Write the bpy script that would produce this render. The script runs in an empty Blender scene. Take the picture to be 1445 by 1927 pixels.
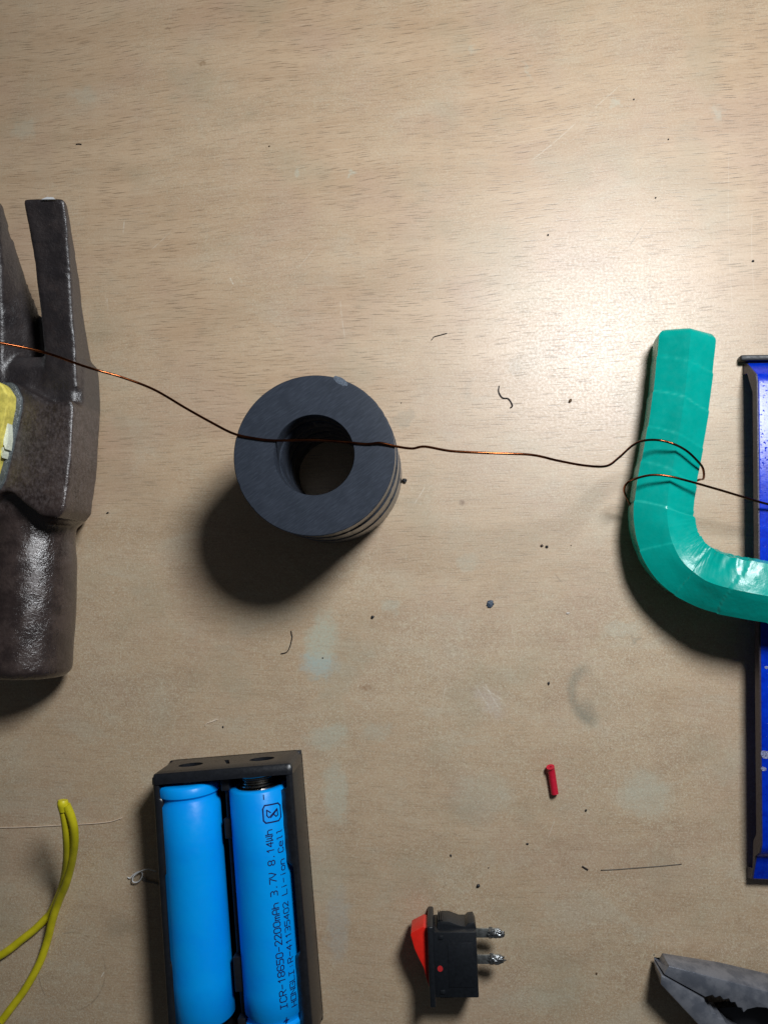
import bpy, bmesh, math, random
from mathutils import Vector, Matrix, noise as mnoise

random.seed(7)
S = 0.001                      # everything below is written in millimetres
sc = bpy.context.scene
C = sc.collection

# ------------------------------------------------------------------ camera
F, CX, CY, H = 1440.0, 722.5, 963.5, 250.0
NAD = (820.0, 1090.0)
_up = -Vector((NAD[0]-CX, -(NAD[1]-CY), -F)).normalized()      # world up in camera space
_y = Vector((0, 1, 0)); _y = (_y - _up*_y.dot(_up)).normalized()
_x = _y.cross(_up)
R = Matrix((_x, _y, _up))                                      # camera -> world
cam_d = bpy.data.cameras.new('camera'); cam = bpy.data.objects.new('camera', cam_d); C.objects.link(cam)
cam.matrix_world = Matrix.Translation((0, 0, H*S)) @ R.to_4x4()
cam_d.sensor_fit = 'VERTICAL'; cam_d.sensor_height = 24.0; cam_d.lens = 24.0*F/1927.0
cam_d.clip_start = 0.005; cam_d.clip_end = 20
sc.camera = cam

def W(px, py, z=0.0):
    """point (mm) at height z seen at photo pixel px, py"""
    d = R @ Vector((px-CX, -(py-CY), -F))
    t = (z-H)/d.z
    return Vector((d.x*t, d.y*t, z))

# ------------------------------------------------------------------ light
world = bpy.data.worlds.new('World'); sc.world = world; world.use_nodes = True
bg = world.node_tree.nodes['Background']
bg.inputs[0].default_value = (0.85, 0.92, 1.0, 1); bg.inputs[1].default_value = 0.03
ld = bpy.data.lights.new('low_lamp', 'AREA'); ld.shape = 'DISK'; ld.size = 0.092; ld.energy = 1.55  # low disc lamp close above the table, aimed across it
ld.color = (0.93, 0.97, 1.0)
lo = bpy.data.objects.new('low_lamp', ld); C.objects.link(lo)
lo.location = (0.125, 0.190, 0.300)
lo.rotation_euler = (Vector((-0.10, -0.075, 0)) - Vector((0.125, 0.190, 0.300))).to_track_quat('-Z', 'Y').to_euler()
sc.view_settings.view_transform = 'Standard'; sc.view_settings.look = 'None'
sc.view_settings.exposure = 0; sc.view_settings.gamma = 1

# ------------------------------------------------------------------ material helpers
def lin(r, g, b):
    f = lambda c: (c/255/12.92) if c/255 <= .04045 else ((c/255+.055)/1.055)**2.4
    return (f(r), f(g), f(b), 1)

class NT:
    """tiny expression builder for shader nodes"""
    def __init__(s, name):
        s.m = bpy.data.materials.new(name); s.m.use_nodes = True; s.t = s.m.node_tree
        s.b = s.t.nodes['Principled BSDF']
    def n(s, ty, **kw):
        nd = s.t.nodes.new(ty)
        for k, v in kw.items(): setattr(nd, k, v)
        return nd
    def put(s, sock, v):
        if hasattr(v, 'links') or isinstance(v, bpy.types.NodeSocket): s.t.links.new(v, sock)
        elif v is not None:
            if isinstance(v, (tuple, list, Vector)) and len(sock.default_value) == 3: v = tuple(v)[:3]
            sock.default_value = v
    def math(s, op, a, b=None, c=None, clamp=False):
        nd = s.n('ShaderNodeMath', operation=op); nd.use_clamp = clamp
        s.put(nd.inputs[0], a)
        if b is not None: s.put(nd.inputs[1], b)
        if c is not None: s.put(nd.inputs[2], c)
        return nd.outputs[0]
    def add(s, a, b): return s.math('ADD', a, b)
    def sub(s, a, b): return s.math('SUBTRACT', a, b)
    def mul(s, a, b): return s.math('MULTIPLY', a, b)
    def mm(s, a, lo, hi, to0=0., to1=1., smooth=True):
        nd = s.n('ShaderNodeMapRange'); nd.interpolation_type = 'SMOOTHSTEP' if smooth else 'LINEAR'
        s.put(nd.inputs[0], a); nd.inputs[1].default_value = lo; nd.inputs[2].default_value = hi
        nd.inputs[3].default_value = to0; nd.inputs[4].default_value = to1
        return nd.outputs[0]
    def mix(s, f, a, b, mode='MIX'):
        nd = s.n('ShaderNodeMix', data_type='RGBA', blend_type=mode)
        s.put(nd.inputs[0], f); s.put(nd.inputs[6], a); s.put(nd.inputs[7], b); return nd.outputs[2]
    def coord(s):
        tc = s.n('ShaderNodeTexCoord'); mp = s.n('ShaderNodeMapping'); mp.inputs['Scale'].default_value = (1000,)*3
        s.t.links.new(tc.outputs['Object'], mp.inputs[0]); return mp.outputs[0]
    def scale(s, v, sc3, loc=(0, 0, 0), rot=(0, 0, 0)):
        if any(rot):      # turn first, then stretch
            m0 = s.n('ShaderNodeMapping'); m0.inputs['Rotation'].default_value = rot; s.put(m0.inputs[0], v); v = m0.outputs[0]; rot = (0, 0, 0)
        mp = s.n('ShaderNodeMapping'); mp.inputs['Scale'].default_value = sc3
        mp.inputs['Location'].default_value = loc; mp.inputs['Rotation'].default_value = rot
        s.put(mp.inputs[0], v); return mp.outputs[0]
    def sep(s, v):
        nd = s.n('ShaderNodeSeparateXYZ'); s.put(nd.inputs[0], v); return nd.outputs
    def comb(s, x, y, z=0.):
        nd = s.n('ShaderNodeCombineXYZ'); s.put(nd.inputs[0], x); s.put(nd.inputs[1], y); s.put(nd.inputs[2], z); return nd.outputs[0]
    def noise(s, v, scale, detail=3, rough=.5, dist=0.):
        nd = s.n('ShaderNodeTexNoise'); s.put(nd.inputs['Vector'], v); nd.inputs['Scale'].default_value = scale
        nd.inputs['Detail'].default_value = detail; nd.inputs['Roughness'].default_value = rough
        nd.inputs['Distortion'].default_value = dist; return nd.outputs[0]
    def vor(s, v, scale, feature='F1'):
        nd = s.n('ShaderNodeTexVoronoi', feature=feature); s.put(nd.inputs['Vector'], v)
        nd.inputs['Scale'].default_value = scale; return nd.outputs
    def bump(s, h, strength=.3, dist=0.0002):
        nd = s.n('ShaderNodeBump'); nd.inputs['Strength'].default_value = strength
        nd.inputs['Distance'].default_value = dist; s.put(nd.inputs['Height'], h)
        s.t.links.new(nd.outputs[0], s.b.inputs['Normal'])
    def set(s, **kw):
        for k, v in kw.items(): s.put(s.b.inputs[k.replace('_', ' ')], v)
        return s.m

def plain(name, col, rough=.5, metal=0., spec=.5, var=.12, vs=.5, bump=0., bs=3., bd=0.0001, coat=0.):
    q = NT(name); c = q.coord()
    n = q.noise(c, vs, 4, .6)
    f = q.mm(n, .3, .7)
    dark = tuple(x*(1-var) for x in col[:3])+(1,); lite = tuple(min(1, x*(1+var)) for x in col[:3])+(1,)
    q.set(Base_Color=q.mix(f, dark, lite), Roughness=q.mm(q.noise(c, vs*2.3, 3), .3, .7, rough*.88, rough*1.12), Metallic=metal)
    q.b.inputs['Specular IOR Level'].default_value = spec
    q.b.inputs['Coat Weight'].default_value = coat
    if bump: q.bump(q.noise(c, bs, 4, .6), bump, bd)
    return q.m

# ---------------------------------------------------------------- tabletop material
def table_material():
    q = NT('worn_beech_laminate'); c = q.coord(); o = q.sep(c); x, y = o[0], o[1]
    # grain direction: climbs to the right in the upper part, level lower down
    yc = q.math('MAXIMUM', y, -60.)
    sl = q.mul(q.add(yc, 35.), .00042)
    warp = q.mul(q.sub(q.noise(q.scale(c, (.012, .02, 1)), 1., 2), .5), 9.)
    yg = q.add(q.sub(y, q.mul(x, sl)), warp)
    g = q.comb(x, yg)
    # broad bands
    band = q.noise(q.scale(g, (.010, .085, 1)), 1., 4, .6)
    band2 = q.noise(q.scale(g, (.03, .5, 1), (31, 7, 0)), 1., 3, .6)
    col = q.mix(q.mm(band, .25, .75), lin(188, 157, 125), lin(204, 175, 143))
    col = q.mix(q.mul(q.mm(band2, .5, .75), .18), col, lin(168, 138, 104))
    pink = q.mm(q.noise(c, .03, 3), .46, .66)
    col = q.mix(q.mul(pink, .35), col, lin(188, 156, 136))
    strk = q.noise(q.scale(g, (.045, 2.4, 1), (3, 8, 0)), 1., 4, .65)
    col = q.mix(q.mul(q.mm(strk, .46, .34), .45), col, lin(160, 131, 101))
    col = q.mix(q.mul(q.mm(strk, .54, .68), .35), col, lin(218, 197, 168))
    # wear: stronger in the lower half
    big = q.noise(q.scale(c, (1, 1, 1), (4, 9, 0)), .022, 4, .55)
    wear = q.math('ADD', q.mm(y, 70., -40., 0., .62), q.mm(big, .40, .62, 0., .45), clamp=True)
    # pores: short dark dashes
    def dashes(sx, sy, off, keep, r0, r1):
        v = q.scale(g, (sx, sy, 1), off); vo = q.n('ShaderNodeTexVoronoi', voronoi_dimensions='2D')
        q.put(vo.inputs['Vector'], v); vo.inputs['Scale'].default_value = 1.
        rnd = q.sep(vo.outputs['Color'])
        m = q.mul(q.mm(vo.outputs['Distance'], r0, r1, 1., 0.), q.math('GREATER_THAN', rnd[0], keep))
        return q.mul(m, q.mm(rnd[1], 0., 1., .45, 1., False))
    d1 = dashes(1/17., 1/.85, (3.1, 1.7, 0), .15, .08, .20)
    d2 = dashes(1/11., 1/.6, (13.1, 5.7, 0), .42, .08, .20)
    d3 = dashes(1/6., 1/.6, (23.1, 9.7, 0), .4, .08, .2)
    dens = q.mm(q.noise(q.scale(g, (.02, .12, 1), (9, 2, 0)), 1., 3), .36, .6, .82, 1.)
    dd = q.math('ADD', q.math('MAXIMUM', d1, q.mul(d2, .75)), q.mul(d3, .35), clamp=True)
    dd = q.mul(q.mul(dd, dens), q.sub(1., q.mul(wear, .84)))
    brk = q.mm(q.noise(c, 2.2, 2), .36, .50, .6, 1.)
    col = q.mix(q.mul(q.mul(dd, brk), .9), col, lin(100, 76, 54))
    # worn film: pale mottling
    mot = q.noise(c, .45, 6, .75)
    spk = q.noise(c, 1.7, 4, .7)
    fib = q.noise(q.scale(c, (1., 2., 1), rot=(0, 0, .5)), 1.0, 5, .75, 1.8)
    fb2 = q.noise(q.scale(c, (2., .8, 1), rot=(0, 0, .3)), 1.3, 4, .75, 2.2)
    col = q.mix(q.mul(wear, .35), col, lin(183, 161, 129))
    bl1 = q.noise(q.scale(c, (.55, 1, 1), (11, 3, 0)), .075, 5, .65, .6); bl2 = q.noise(q.scale(c, (.5, 1, 1), (41, 33, 0)), .16, 4, .65)
    wb = q.add(q.mul(wear, .5), .12)
    col = q.mix(q.mul(wb, q.mul(q.mm(bl1, .50, .66), .50)), col, lin(158, 128, 102))
    col = q.mix(q.mul(wb, q.mul(q.mm(bl1, .48, .34), .50)), col, lin(196, 190, 170))
    col = q.mix(q.mul(wb, q.mul(q.mm(bl2, .52, .66), .35)), col, lin(200, 186, 160))
    col = q.mix(q.mul(wb, q.mul(q.mm(bl2, .46, .34), .30)), col, lin(150, 128, 100))
    col = q.mix(q.mul(q.mul(wear, q.mm(mot, .47, .66)), .50), col, lin(207, 191, 160))
    wf = q.add(q.mul(wear, .80), .20)
    col = q.mix(q.mul(wf, q.mul(q.mm(spk, .50, .62), .55)), col, lin(222, 210, 186))
    col = q.mix(q.mul(wf, q.mul(q.mm(fb2, .52, .64), .50)), col, lin(226, 216, 196))
    col = q.mix(q.mul(wf, q.mul(q.mm(fib, .48, .35), .60)), col, lin(138, 114, 88))
    # green/grey cast blotches
    gb = q.mm(q.noise(q.scale(c, (1, 1, 1), (70, 20, 0)), .035, 3), .52, .7)
    col = q.mix(q.mul(gb, .22), col, lin(158, 154, 130))
    # individual smudges:  px, py, rx, ry (px), rot deg, colour, amount, softness
    jx = q.mul(q.sub(q.noise(c, .25, 4, .65), .5), 9.)
    jy = q.mul(q.sub(q.noise(q.scale(c, (1, 1, 1), (50, 0, 0)), .25, 4, .65), .5), 9.)
    xj, yj = q.add(x, jx), q.add(y, jy)
    tex = q.mm(q.noise(c, 1.3, 4, .7), .3, .62, .45, 1.)
    def blob(px, py, rx, ry, rot, cc, amt, soft=.5, jit=True, ring=None):
        nonlocal col
        p = W(px, py); a = math.radians(rot); k = 1/5.85
        X = q.sub(xj if jit else x, p.x); Y = q.sub(yj if jit else y, p.y)
        u = q.add(q.mul(X, math.cos(a)/(rx*k)), q.mul(Y, math.sin(a)/(rx*k)))
        v = q.add(q.mul(X, -math.sin(a)/(ry*k)), q.mul(Y, math.cos(a)/(ry*k)))
        d = q.math('SQRT', q.add(q.mul(u, u), q.mul(v, v)))
        m = q.mm(d, 1+soft*.4, 1-soft, 0., 1.)
        if ring == 'crescent':      # keep only the rim towards -u
            m = q.mul(m, q.mul(q.mm(d, .45, .95), q.mm(u, .45, -.35)))
        elif ring == 'ring':
            m = q.mul(q.mm(q.math('ABSOLUTE', q.sub(d, 1.)), .035, .0), q.mm(q.noise(c, .18, 2), .4, .6))
        col = q.mix(q.mul(q.mul(m, tex), amt), col, cc)
    pale, grey, brown = lin(192, 200, 184), lin(126, 126, 112), lin(140, 98, 62)
    blob(606, 1212, 32, 66, -8, lin(186, 196, 178), .62); blob(600, 1252, 38, 26, 0, lin(172, 188, 184), .6)
    blob(618, 1385, 42, 24, 10, pale, .42); blob(706, 1378, 34, 18, 0, pale, .25)
    blob(632, 1495, 26, 66, 4, pale, .42); blob(636, 1740, 24, 75, 0, lin(176, 182, 178), .38)
    blob(1215, 1495, 50, 46, 0, pale, .34); blob(905, 1500, 60, 50, 20, pale, .22)
    blob(610, 1640, 40, 70, 0, pale, .15)
    blob(1112, 1308, 44, 60, 10, lin(120, 122, 108), .95, .4, False, 'crescent'); blob(1104, 1338, 20, 26, 30, grey, .5, .8, False)
    blob(905, 728, 40, 28, 40, grey, .40, .5, False, 'crescent'); blob(762, 788, 26, 18, 20, grey, .30)
    blob(968, 690, 14, 16, 0, grey, .25); blob(1196, 1204, 9, 8, 0, grey, .4)
    blob(136, 1828, 64, 70, 0, lin(96, 82, 66), .45, .5, False, 'ring')
    blob(382, 116, 12, 10, 0, lin(132, 100, 66), .55, .5); blob(314, 54, 5, 6, 0, lin(110, 84, 64), .5)
    blob(869, 946, 7, 6, 0, lin(96, 60, 36), .7, .8, False); blob(694, 1294, 12, 7, 0, brown, .5, .8)
    blob(158, 180, 30, 20, 0, pale, .2); blob(48, 244, 30, 24, 0, pale, .24)
    blob(1158, 195, 12, 12, 0, pale, .4, .8); blob(1350, 215, 12, 20, 0, pale, .35, .8)
    blob(660, 328, 6, 8, 0, pale, .45); blob(560, 324, 8, 8, 0, pale, .35)
    blob(990, 130, 5, 26, 20, pale, .28, .9); blob(890, 95, 9, 9, 30, pale, .3, .9)
    blob(880, 1060, 26, 20, 0, pale, .25); blob(736, 1140, 20, 16, 0, pale, .35)
    blob(1170, 1185, 40, 16, 0, pale, .28); blob(920, 1320, 40, 22, -40, lin(206, 196, 188), .42, .9)
    blob(1300, 1780, 14, 12, 0, brown, .3, .9); blob(1430, 1545, 20, 40, 0, brown, .3, .9)
    blob(230, 1745, 40, 22, 0, lin(110, 98, 80), .3, .9)
    blob(1000, 1880, 90, 22, 5, pale, .22, .9); blob(300, 1330, 30, 60, 0, pale, .15, .9)
    # scratches
    def scratch(x0, y0, x1, y1, w, cc, amt):
        nonlocal col
        a, b = W(x0, y0), W(x1, y1); t = (b-a); L = t.length; t.normalize()
        X, Y = q.sub(x, a.x), q.sub(y, a.y)
        al = q.add(q.mul(X, t.x), q.mul(Y, t.y))
        wob = q.mul(q.math('SINE', q.mul(al, 3.1416/L)), L*.015)
        pr = q.math('ABSOLUTE', q.add(wob, q.add(q.mul(X, -t.y), q.mul(Y, t.x))))
        m = q.mul(q.mm(pr, w, w*.3), q.mul(q.mm(al, 0, L*.15), q.mm(al, L, L*.85)))
        m = q.mul(m, q.mm(q.noise(c, .6, 2), .35, .6, .3, 1.))
        col = q.mix(q.mul(m, amt), col, cc)
    wh, dk = lin(226, 216, 198), lin(120, 104, 88)
    for s_ in [(992, 308, 1090, 225, .25, wh, .38), (1115, 205, 1168, 158, .25, wh, .34), (433, 522, 440, 536, .3, wh, .8),
               (236, 410, 232, 440, .3, wh, .5), (202, 560, 204, 585, .3, wh, .4), (285, 470, 325, 432, .2, wh, .4),
               (560, 505, 600, 455, .2, wh, .35), (1178, 470, 1216, 412, .25, dk, .55), (1180, 545, 1206, 575, .25, dk, .45),
               (1219, 520, 1232, 615, .2, dk, .5), (1214, 540, 1211, 600, .2, dk, .45), (1132, 555, 1142, 520, .2, dk, .3),
               (1372, 240, 1380, 620, .18, wh, .22), (1415, 380, 1418, 560, .2, wh, .25), (388, 1362, 410, 1352, .35, wh, .8),
               (896, 1292, 920, 1330, .35, wh, .5), (912, 1285, 940, 1335, .35, wh, .5), (905, 1290, 950, 1320, .3, wh, .4),
               (778, 950, 800, 915, .25, wh, .5), (190, 1840, 197, 1828, .25, wh, .9), (215, 1515, 218, 1525, .3, wh, .4),
               (1040, 1075, 1058, 1098, .3, dk, .35), (840, 1285, 830, 1340, .3, wh, .3), (1045, 1540, 1030, 1580, .25, wh, .35),
               (640, 560, 650, 640, .25, wh, .3), (700, 205, 640, 180, .2, wh, .2)]:
        scratch(*s_)
    hs = q.noise(q.scale(c, (.35, 6., 1), rot=(0, 0, .9)), 1., 2, .6)
    hs2 = q.noise(q.scale(c, (.4, 7., 1), rot=(0, 0, -.7)), 1., 2, .6)
    hair = q.add(q.mm(hs, .70, .78), q.mm(hs2, .71, .79))
    col = q.mix(q.mul(hair, .20), col, wh)
    rg = q.mm(q.noise(c, 1.2, 4, .7), .3, .7, .37, .50)
    rg = q.add(rg, q.mul(wear, .05))
    q.set(Base_Color=col, Roughness=rg)
    q.b.inputs['Specular IOR Level'].default_value = .95
    hh = q.add(q.mul(q.noise(c, 1.1, 4, .7), .7), q.mul(dd, -.5))
    hh = q.add(hh, q.mul(q.noise(c, 5., 2), .35))
    q.bump(hh, .32, .00012)
    return q.m

# ---------------------------------------------------------------- mesh helpers
def tag(o, label=None, cat=None, group=None, kind=None):
    if label: o['label'] = label
    if cat: o['category'] = cat
    if group: o['group'] = group
    if kind: o['kind'] = kind
    return o

def empty(name, loc, label, cat, group=None):
    o = bpy.data.objects.new(name, None); C.objects.link(o); o.location = Vector(loc)*S
    o.empty_display_size = .01
    return tag(o, label, cat, group)

def link(name, me, mat, parent=None, smooth=True, angle=35):
    """mesh in world mm -> object whose origin is its parent's (or its own centre)"""
    o = bpy.data.objects.new(name, me); C.objects.link(o)
    me.transform(Matrix.Scale(S, 4))
    if parent is not None:
        o.parent = parent; me.transform(Matrix.Translation(-parent_loc(parent)))
    me.materials.append(mat)
    for p in me.polygons: p.use_smooth = smooth
    if smooth and angle: me.set_sharp_from_angle(angle=math.radians(angle))
    return o

def parent_loc(p):
    v = Vector(p.location)
    while p.parent is not None: p = p.parent; v += Vector(p.location)
    return v

def bm_mesh(bm):
    bmesh.ops.recalc_face_normals(bm, faces=bm.faces)
    me = bpy.data.meshes.new('m'); bm.to_mesh(me); bm.free(); return me

def prism(bm, bot, top):
    """closed prism between two vertex rings of the same length"""
    a = [bm.verts.new(p) for p in bot]; b = [bm.verts.new(p) for p in top]; n = len(a)
    bm.faces.new(a[::-1]); bm.faces.new(b)
    for i in range(n): bm.faces.new((a[i], a[(i+1) % n], b[(i+1) % n], b[i]))

def box(bm, o, ex, ey, x0, x1, y0, y1, z0, z1):
    f = lambda x, y, z: o + ex*x + ey*y + Vector((0, 0, z))
    prism(bm, [f(x0, y0, z0), f(x1, y0, z0), f(x1, y1, z0), f(x0, y1, z0)],
          [f(x0, y0, z1), f(x1, y0, z1), f(x1, y1, z1), f(x0, y1, z1)])

def loft(bm, rings, cap=True):
    rs = [[bm.verts.new(p) for p in r] for r in rings]; n = len(rs[0])
    for a, b in zip(rs, rs[1:]):
        for i in range(n): bm.faces.new((a[i], a[(i+1) % n], b[(i+1) % n], b[i]))
    if cap: bm.faces.new(rs[0][::-1]); bm.faces.new(rs[-1])

def spline(pts, n=8):
    """Catmull-Rom through pts (Vectors)"""
    P = [Vector(p) for p in pts]; P = [P[0]*2-P[1]] + P + [P[-1]*2-P[-2]]; out = []
    for i in range(1, len(P)-2):
        for k in range(n):
            t = k/n; a, b, c_, d = P[i-1:i+3]
            out.append(.5*((2*b)+(c_-a)*t+(2*a-5*b+4*c_-d)*t*t+(3*b-a-3*c_+d)*t**3))
    out.append(P[-2]); return out

def frames(path):
    T = [(path[min(i+1, len(path)-1)]-path[max(i-1, 0)]).normalized() for i in range(len(path))]
    up = Vector((0, 0, 1)) if abs(T[0].z) < .9 else Vector((0, 1, 0))
    n = (up - T[0]*up.dot(T[0])).normalized(); out = []
    for t in T:
        n = (n - t*n.dot(t)).normalized(); out.append((t, n, t.cross(n)))
    return out

def tube(bm, path, r, seg=10):
    fr = frames(path); rr = r if callable(r) else (lambda i: r)
    loft(bm, [[p + (n*math.cos(a) + b*math.sin(a))*rr(i) for a in [2*math.pi*k/seg for k in range(seg)]]
              for i, (p, (t, n, b)) in enumerate(zip(path, fr))])

def evaluated(o):
    dg = bpy.context.evaluated_depsgraph_get(); me = bpy.data.meshes.new_from_object(o.evaluated_get(dg))
    return me

def with_mods(me, mods):
    o = bpy.data.objects.new('tmp', me); C.objects.link(o)
    for ty, kw in mods:
        m = o.modifiers.new('m', ty)
        for k, v in kw.items(): setattr(m, k, v)
    out = evaluated(o); bpy.data.objects.remove(o); out.materials.clear(); return out

def bevelled(me, w=.4, seg=2):
    return with_mods(me, [('BEVEL', dict(width=w, segments=seg, limit_method='ANGLE', angle_limit=math.radians(30)))])

# ---------------------------------------------------------------- table
bm = bmesh.new(); box(bm, Vector((0, 0, 0)), Vector((1, 0, 0)), Vector((0, 1, 0)), -620, 620, -420, 420, -22, 0)
tb = link('tabletop', bevelled(bm_mesh(bm), 1.2, 3), table_material(), smooth=True)
tag(tb, 'worn light beech laminate tabletop with scratches and smudges', 'tabletop', kind='structure')

# ---------------------------------------------------------------- ring magnets
def ferrite():
    q = NT('dark_ferrite'); c = q.coord()
    a = q.noise(q.scale(c, (.3, 3.6, 1), rot=(0, 0, -.62)), 1., 3, .6)
    n = q.noise(c, .18, 4, .6); f = q.noise(c, 3., 3, .7)
    col = q.mix(q.mm(n, .25, .75), lin(48, 53, 62), lin(55, 60, 70))
    col = q.mix(q.mul(q.mm(a, .50, .64), .20), col, lin(84, 92, 106))
    col = q.mix(q.mul(q.mm(a, .48, .34), .30), col, lin(34, 40, 52))
    col = q.mix(q.mul(q.mm(f, .68, .74), .35), col, lin(110, 118, 130))
    q.set(Base_Color=col, Roughness=.27); q.b.inputs['Specular IOR Level'].default_value = .5
    q.bump(q.add(a, q.mul(f, .6)), .25, .00008); return q.m
FER = ferrite()
SMUDGE = plain('pale_scuff', lin(78, 88, 102), .5, vs=2.5, var=.45, bump=.6, bs=3, bd=.0003)

def magnet(cx, cy, z0, z1, ro, ri, seed, top=False):
    bm = bmesh.new(); N = 360; rnd = random.Random(seed); ch = .35
    chips = {rnd.randrange(N): rnd.uniform(.06, .28) for _ in range(10)}
    prof = []
    rings = []
    def ring(rf, z, jit):
        out = []
        for i in range(N):
            a = 2*math.pi*i/N; r = rf
            if jit:
                d = 0
                for k, v in chips.items():
                    dd = min(abs(i-k), N-abs(i-k))
                    if dd < 2.2: d = max(d, v*(1-dd/2.2))
                r -= d*jit + .02*mnoise.noise(Vector((math.cos(a)*14, math.sin(a)*14, seed+z)))*abs(jit)
            out.append(bm.verts.new((cx+r*math.cos(a), cy+r*math.sin(a), z)))
        return out
    R_ = [ring(ri, z0+ch, 0), ring(ri+ch, z0, 0), ring(ro-ch, z0, .2), ring(ro, z0+ch, .5), ring(ro, z1-ch*.7, .6),
          ring(ro-ch*.6, z1-ch*.1, 1.), ring(ro-ch*.6-.3, z1, 1.), ring(ri+ch*.5, z1, -.2), ring(ri, z1-ch, -.1)]
    for a, b in zip(R_, R_[1:]+R_[:1]):
        for i in range(N): bm.faces.new((a[i], a[(i+1) % N], b[(i+1) % N], b[i]))
    return bm_mesh(bm)

ZT = 40.0; TH = 7.92
tc = W(590.5, 856, ZT); ro = 22.75; ri = 11.3
offs = [(.22, -.12), (.30, -.22), (.12, -.02), (.38, -.25), (0, 0)]
lab = ['bottom dark ring magnet of the stack, resting on the table', 'second dark ring magnet up from the table in the stack',
       'middle dark ring magnet of the stack of five', 'dark ring magnet directly below the top one of the stack',
       'top grey ring magnet of the stack with copper wire across its hole']
for i in range(5):
    dx, dy = offs[i]
    z0 = i*(TH+.1)
    me = magnet(tc.x+dx, tc.y+dy, z0+.02, z0+TH, ro-(.06 if i in (0, 2) else 0), ri, i+3)
    o = link('ring_magnet', me, FER, angle=28)
    tag(o, lab[i], 'ring magnet', 'ring magnets stacked into a column')
    if i == 4:
        ZR = z0+TH
        bm = bmesh.new(); c0 = W(641, 717, ZR+.02); pts = []
        for k in range(20):
            a = 2*math.pi*k/20; rr = 1+.18*mnoise.noise(Vector((k*.8, 2, 1)))
            u, v = 2.3*rr*math.cos(a), .95*rr*math.sin(a); t = math.radians(-32)
            pts.append(bm.verts.new(c0+Vector((u*math.cos(t)-v*math.sin(t), u*math.sin(t)+v*math.cos(t), 0))))
        bm.faces.new(pts)
        e = bmesh.ops.extrude_face_region(bm, geom=bm.faces[:]); 
        for v in [g for g in e['geom'] if isinstance(g, bmesh.types.BMVert)]: v.co.z -= .06
        me = bm_mesh(bm); s = link('scuff_mark', me, SMUDGE, None, False); s.parent = o
        o_top = o

# ---------------------------------------------------------------- hammer head
def steel_dark():
    q = NT('weathered_forged_steel'); c = q.coord(); n1 = q.noise(c, .14, 5, .65); n2 = q.noise(c, 1.1, 4, .7); n3 = q.noise(c, 3.2, 3, .6)
    col = q.mix(q.mm(n1, .4, .62), lin(47, 37, 35), lin(72, 59, 55))
    col = q.mix(q.mul(q.mm(n2, .45, .62), .5), col, lin(54, 42, 40))
    y = q.sep(c)[1]
    chk = q.mul(q.mm(y, -26., -20.), q.mm(y, 12., 6.))       # worn bright cheeks
    col = q.mix(q.mul(q.mm(q.noise(q.scale(c, (1.3, .8, 1)), .9, 5, .75), .40, .66), q.add(q.mul(chk, .42), .08)), col, lin(108, 98, 97))
    blk = q.mul(q.mm(y, 6., 12.), q.mm(q.noise(c, .35, 4, .7), .3, .5, .6, 1.))
    col = q.mix(q.mul(blk, .62), col, lin(34, 33, 37))
    q.set(Base_Color=col, Roughness=q.add(q.mm(n1, .3, .7, .20, .30), q.mm(y, -24., -10., 0., .12)), Metallic=.1, IOR=1.9)
    q.b.inputs['Specular IOR Level'].default_value = .5
    q.bump(q.add(q.mul(n2, 1.), q.mul(n1, .5)), .62, .00034); return q.m

P0 = W(820-(820-92), 0, 0)
def px_true(x, y): return W(x, y, 0)
HA, HB = px_true(92, 1258), px_true(140, 485)
hu = (HB-HA).normalized(); hv = Vector((hu.y, -hu.x, 0))
hs = 134.2/(HB-HA).length; 
def hp(u, v, z): return HA + hu*(u/hs) + hv*v + Vector((0, 0, z))
def sym(ring, m): return [hp(u, m*v, z) for u, v, z in ring]

raw = bmesh.new()
# poll (striking face end): facetted round bar
def circ(u, r, zc=14.2, n=32, sq=1.0):
    return [hp(u, r*math.cos(a)*sq, zc+r*math.sin(a)) for a in [2*math.pi*k/n for k in range(n)]]
loft(raw, [circ(-.6, 11.6), circ(1.3, 13.6), circ(20, 13.7), circ(33, 13.2), circ(40, 12.2), circ(45, 12.4), circ(56, 14.)])
# lower body
def body_ring(u, w, zt, zb=2.5, cut=5.):
    return [hp(u, -w, 13), hp(u, -w+cut, zb), hp(u, w-cut, zb), hp(u, w, 13), hp(u, w, zt-2.5), hp(u, w-2.2, zt), hp(u, -w+2.2, zt), hp(u, -w, zt-2.5)]
loft(raw, [body_ring(44.5, 13.5, 24), body_ring(47, 16.4, 26.5), body_ring(58, 18.2, 26.5), body_ring(80, 18.6, 27), body_ring(90, 17.6, 26.5, 5), body_ring(94, 16.8, 24, 9)])
# eye boss with arched lower edge
arch_b, arch_t = [], []
pts = [(45.6, 16.6), (48, 18.4), (62, 19.4), (78, 19.2), (79.5, 18.0), (78.5, 12), (82.5, 4), (84.5, 0), (82.5, -4), (78.5, -12), (79.5, -18), (78, -19.2), (62, -19.4), (48, -18.4), (45.6, -16.6),
       (46.2, -11), (49.5, -6), (52.5, -2), (53, 0), (52.5, 2), (49.5, 6), (46.2, 11)]
prism(raw, [hp(u, v, 14) for u, v in pts[::-1]], [hp(u, v*.985, 32) for u, v in pts[::-1]])
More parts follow.
